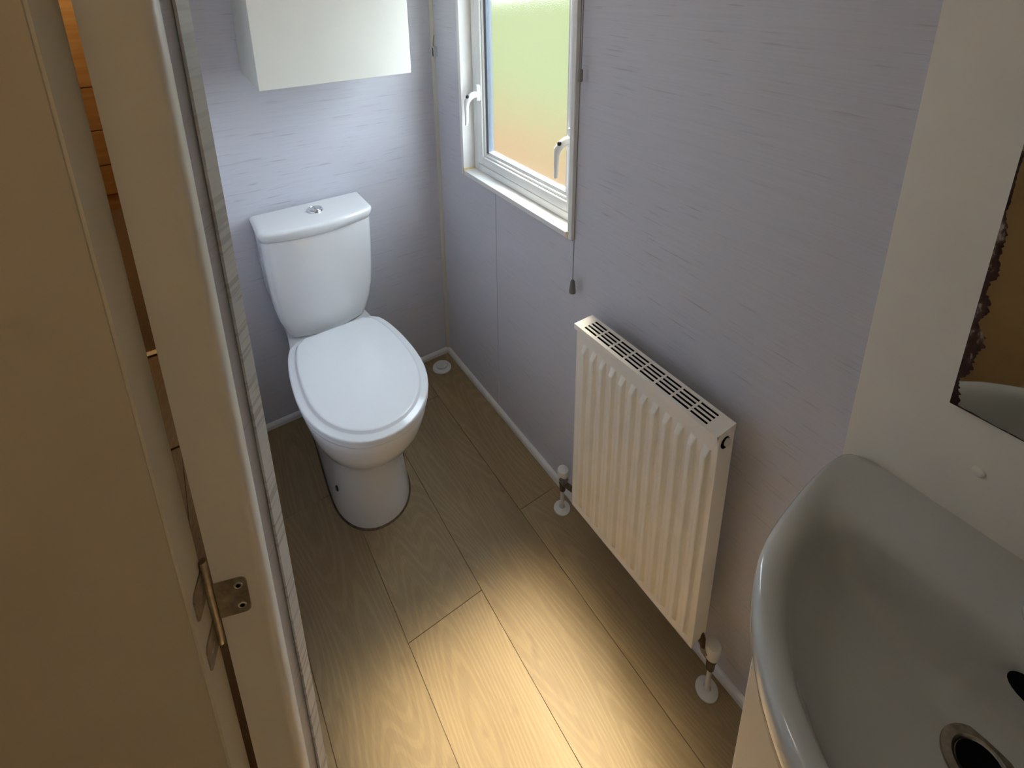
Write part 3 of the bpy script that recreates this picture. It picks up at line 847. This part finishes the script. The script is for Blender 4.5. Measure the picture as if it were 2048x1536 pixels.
# ------------------------------------------------------------------ blind cord with joiner and pull, corner clip
cd = thing('blind_cord', 'grey blind pull cord hanging beside the window', 'cord', (-.020, -.800, .72))
xc = -.020; yj = -.7965
obj('cord_pair', Geo().tube([(xc, yj-.004, 1.314), (xc, yj-.006, 1.5), (xc-.002, yj-.007, CEIL)], .0011, 6).tube([(xc, yj+.001, 1.314), (xc, yj+.0015, 1.5), (xc-.002, yj+.002, CEIL)], .0011, 6), M_cord, cd)
obj('joiner', Geo().lathe([(.0048, 0), (.0060, .003), (.0060, .026), (.0048, .029)], (xc, yj-.002, 1.289), (0, 0, 1), 14), M_pull, cd, smooth=True)
obj('single_cord', Geo().tube([(xc, yj-.002, 1.290), (xc-.001, yj+.001, 1.0), (xc-.002, yj+.002, .765)], .0011, 6), M_cord, cd)
obj('cord_pull', Geo().lathe([(.0038, .037), (.0055, .034), (.0092, .004), (.0085, 0)], (xc-.002, yj+.002, .727), (0, 0, 1), 18), M_pull, cd, smooth=True)

cl = thing('corner_clip', 'small metal clip fixed to the corner bead near the window', 'clip', (-.008, -.020, 1.25))
obj('spring_arm', Geo().tube([(-.006, -.020, 1.318), (-.012, -.024, 1.300), (-.014, -.026, 1.284), (-.009, -.024, 1.280)], [.0018, .0022, .0022, .0018], 8), M_dullchrome, cl, smooth=True)
obj('bracket', Geo().box(-.016, -.0005, -.030, -.018, 1.243, 1.279), M_chrome, cl, bevel=.001)
obj('slot', Geo().box(-.0166, -.0155, -.0275, -.0215, 1.247, 1.275), M_dark, cl)

# ------------------------------------------------------------------ added lamps, all unseen above the view
# added beams in made-up ceiling frames, for the floor patch and as fill
def beam_light(cx_, cy_, LW, LH, power, label):
    lp = thing('added_light', label, 'ceiling light', (cx_, cy_, CEIL-.02))
    g = Geo()
    for (x0, x1, y0, y1) in ((-LW/2-.02, LW/2+.02, -LH/2-.02, -LH/2), (-LW/2-.02, LW/2+.02, LH/2, LH/2+.02), (-LW/2-.02, -LW/2, -LH/2, LH/2), (LW/2, LW/2+.02, -LH/2, LH/2)):
        g.box(cx_+x0, cx_+x1, cy_+y0, cy_+y1, CEIL-.02, CEIL)
    obj('frame', g, M_white, lp)
    area_light('added_light_beam', (cx_, cy_, CEIL-.006), (0, 0, 0), LW, LH, power, (1.0, 0.87, 0.64), spread=9)
beam_light(-.46, -1.16, .48, .50, 1.22, 'added square beam light for the warm floor patch beside the radiator')  # added beam, makes the warm light patch on the floor
beam_light(-.685, -1.70, .28, .50, 2.4, 'added oblong fill light above the doorway side of the washbasin')  # added fill, its floor bounce lifts the radiator and vanity

def added_dome(x, y, power, color, label, r=.07):
    t = thing('added_lamp', label, 'added lamp', (x, y, CEIL-.05))
    obj('base_ring', Geo().lathe([(r, 0), (r, .02)], (x, y, CEIL-.02), (0, 0, 1), 28), M_white, t, smooth=True)
    ld = bpy.data.lights.new('added_lamp_glow', 'POINT'); ld.energy = power; ld.color = color; ld.shadow_soft_size = r*.8
    o = bpy.data.objects.new('added_lamp_glow', ld); COL.objects.link(o); o.location = (x, y, CEIL-.09)
added_dome(-1.32, -2.09, 1.0, (1.0, .80, .56), 'added round hall lamp to brighten the open door')  # added to brighten the door leaf and lining
added_dome(-1.05, 1.95, 7.0, (1.0, .76, .46), 'added round lamp to brighten the drawer chest in the carpeted room beyond')  # added to brighten the drawer chest behind the hinge gap
added_dome(-.66, -.80, 1.5, (1.0, .93, .82), 'added round fill lamp between toilet and radiator', .11)  # added fill for the window wall and radiator
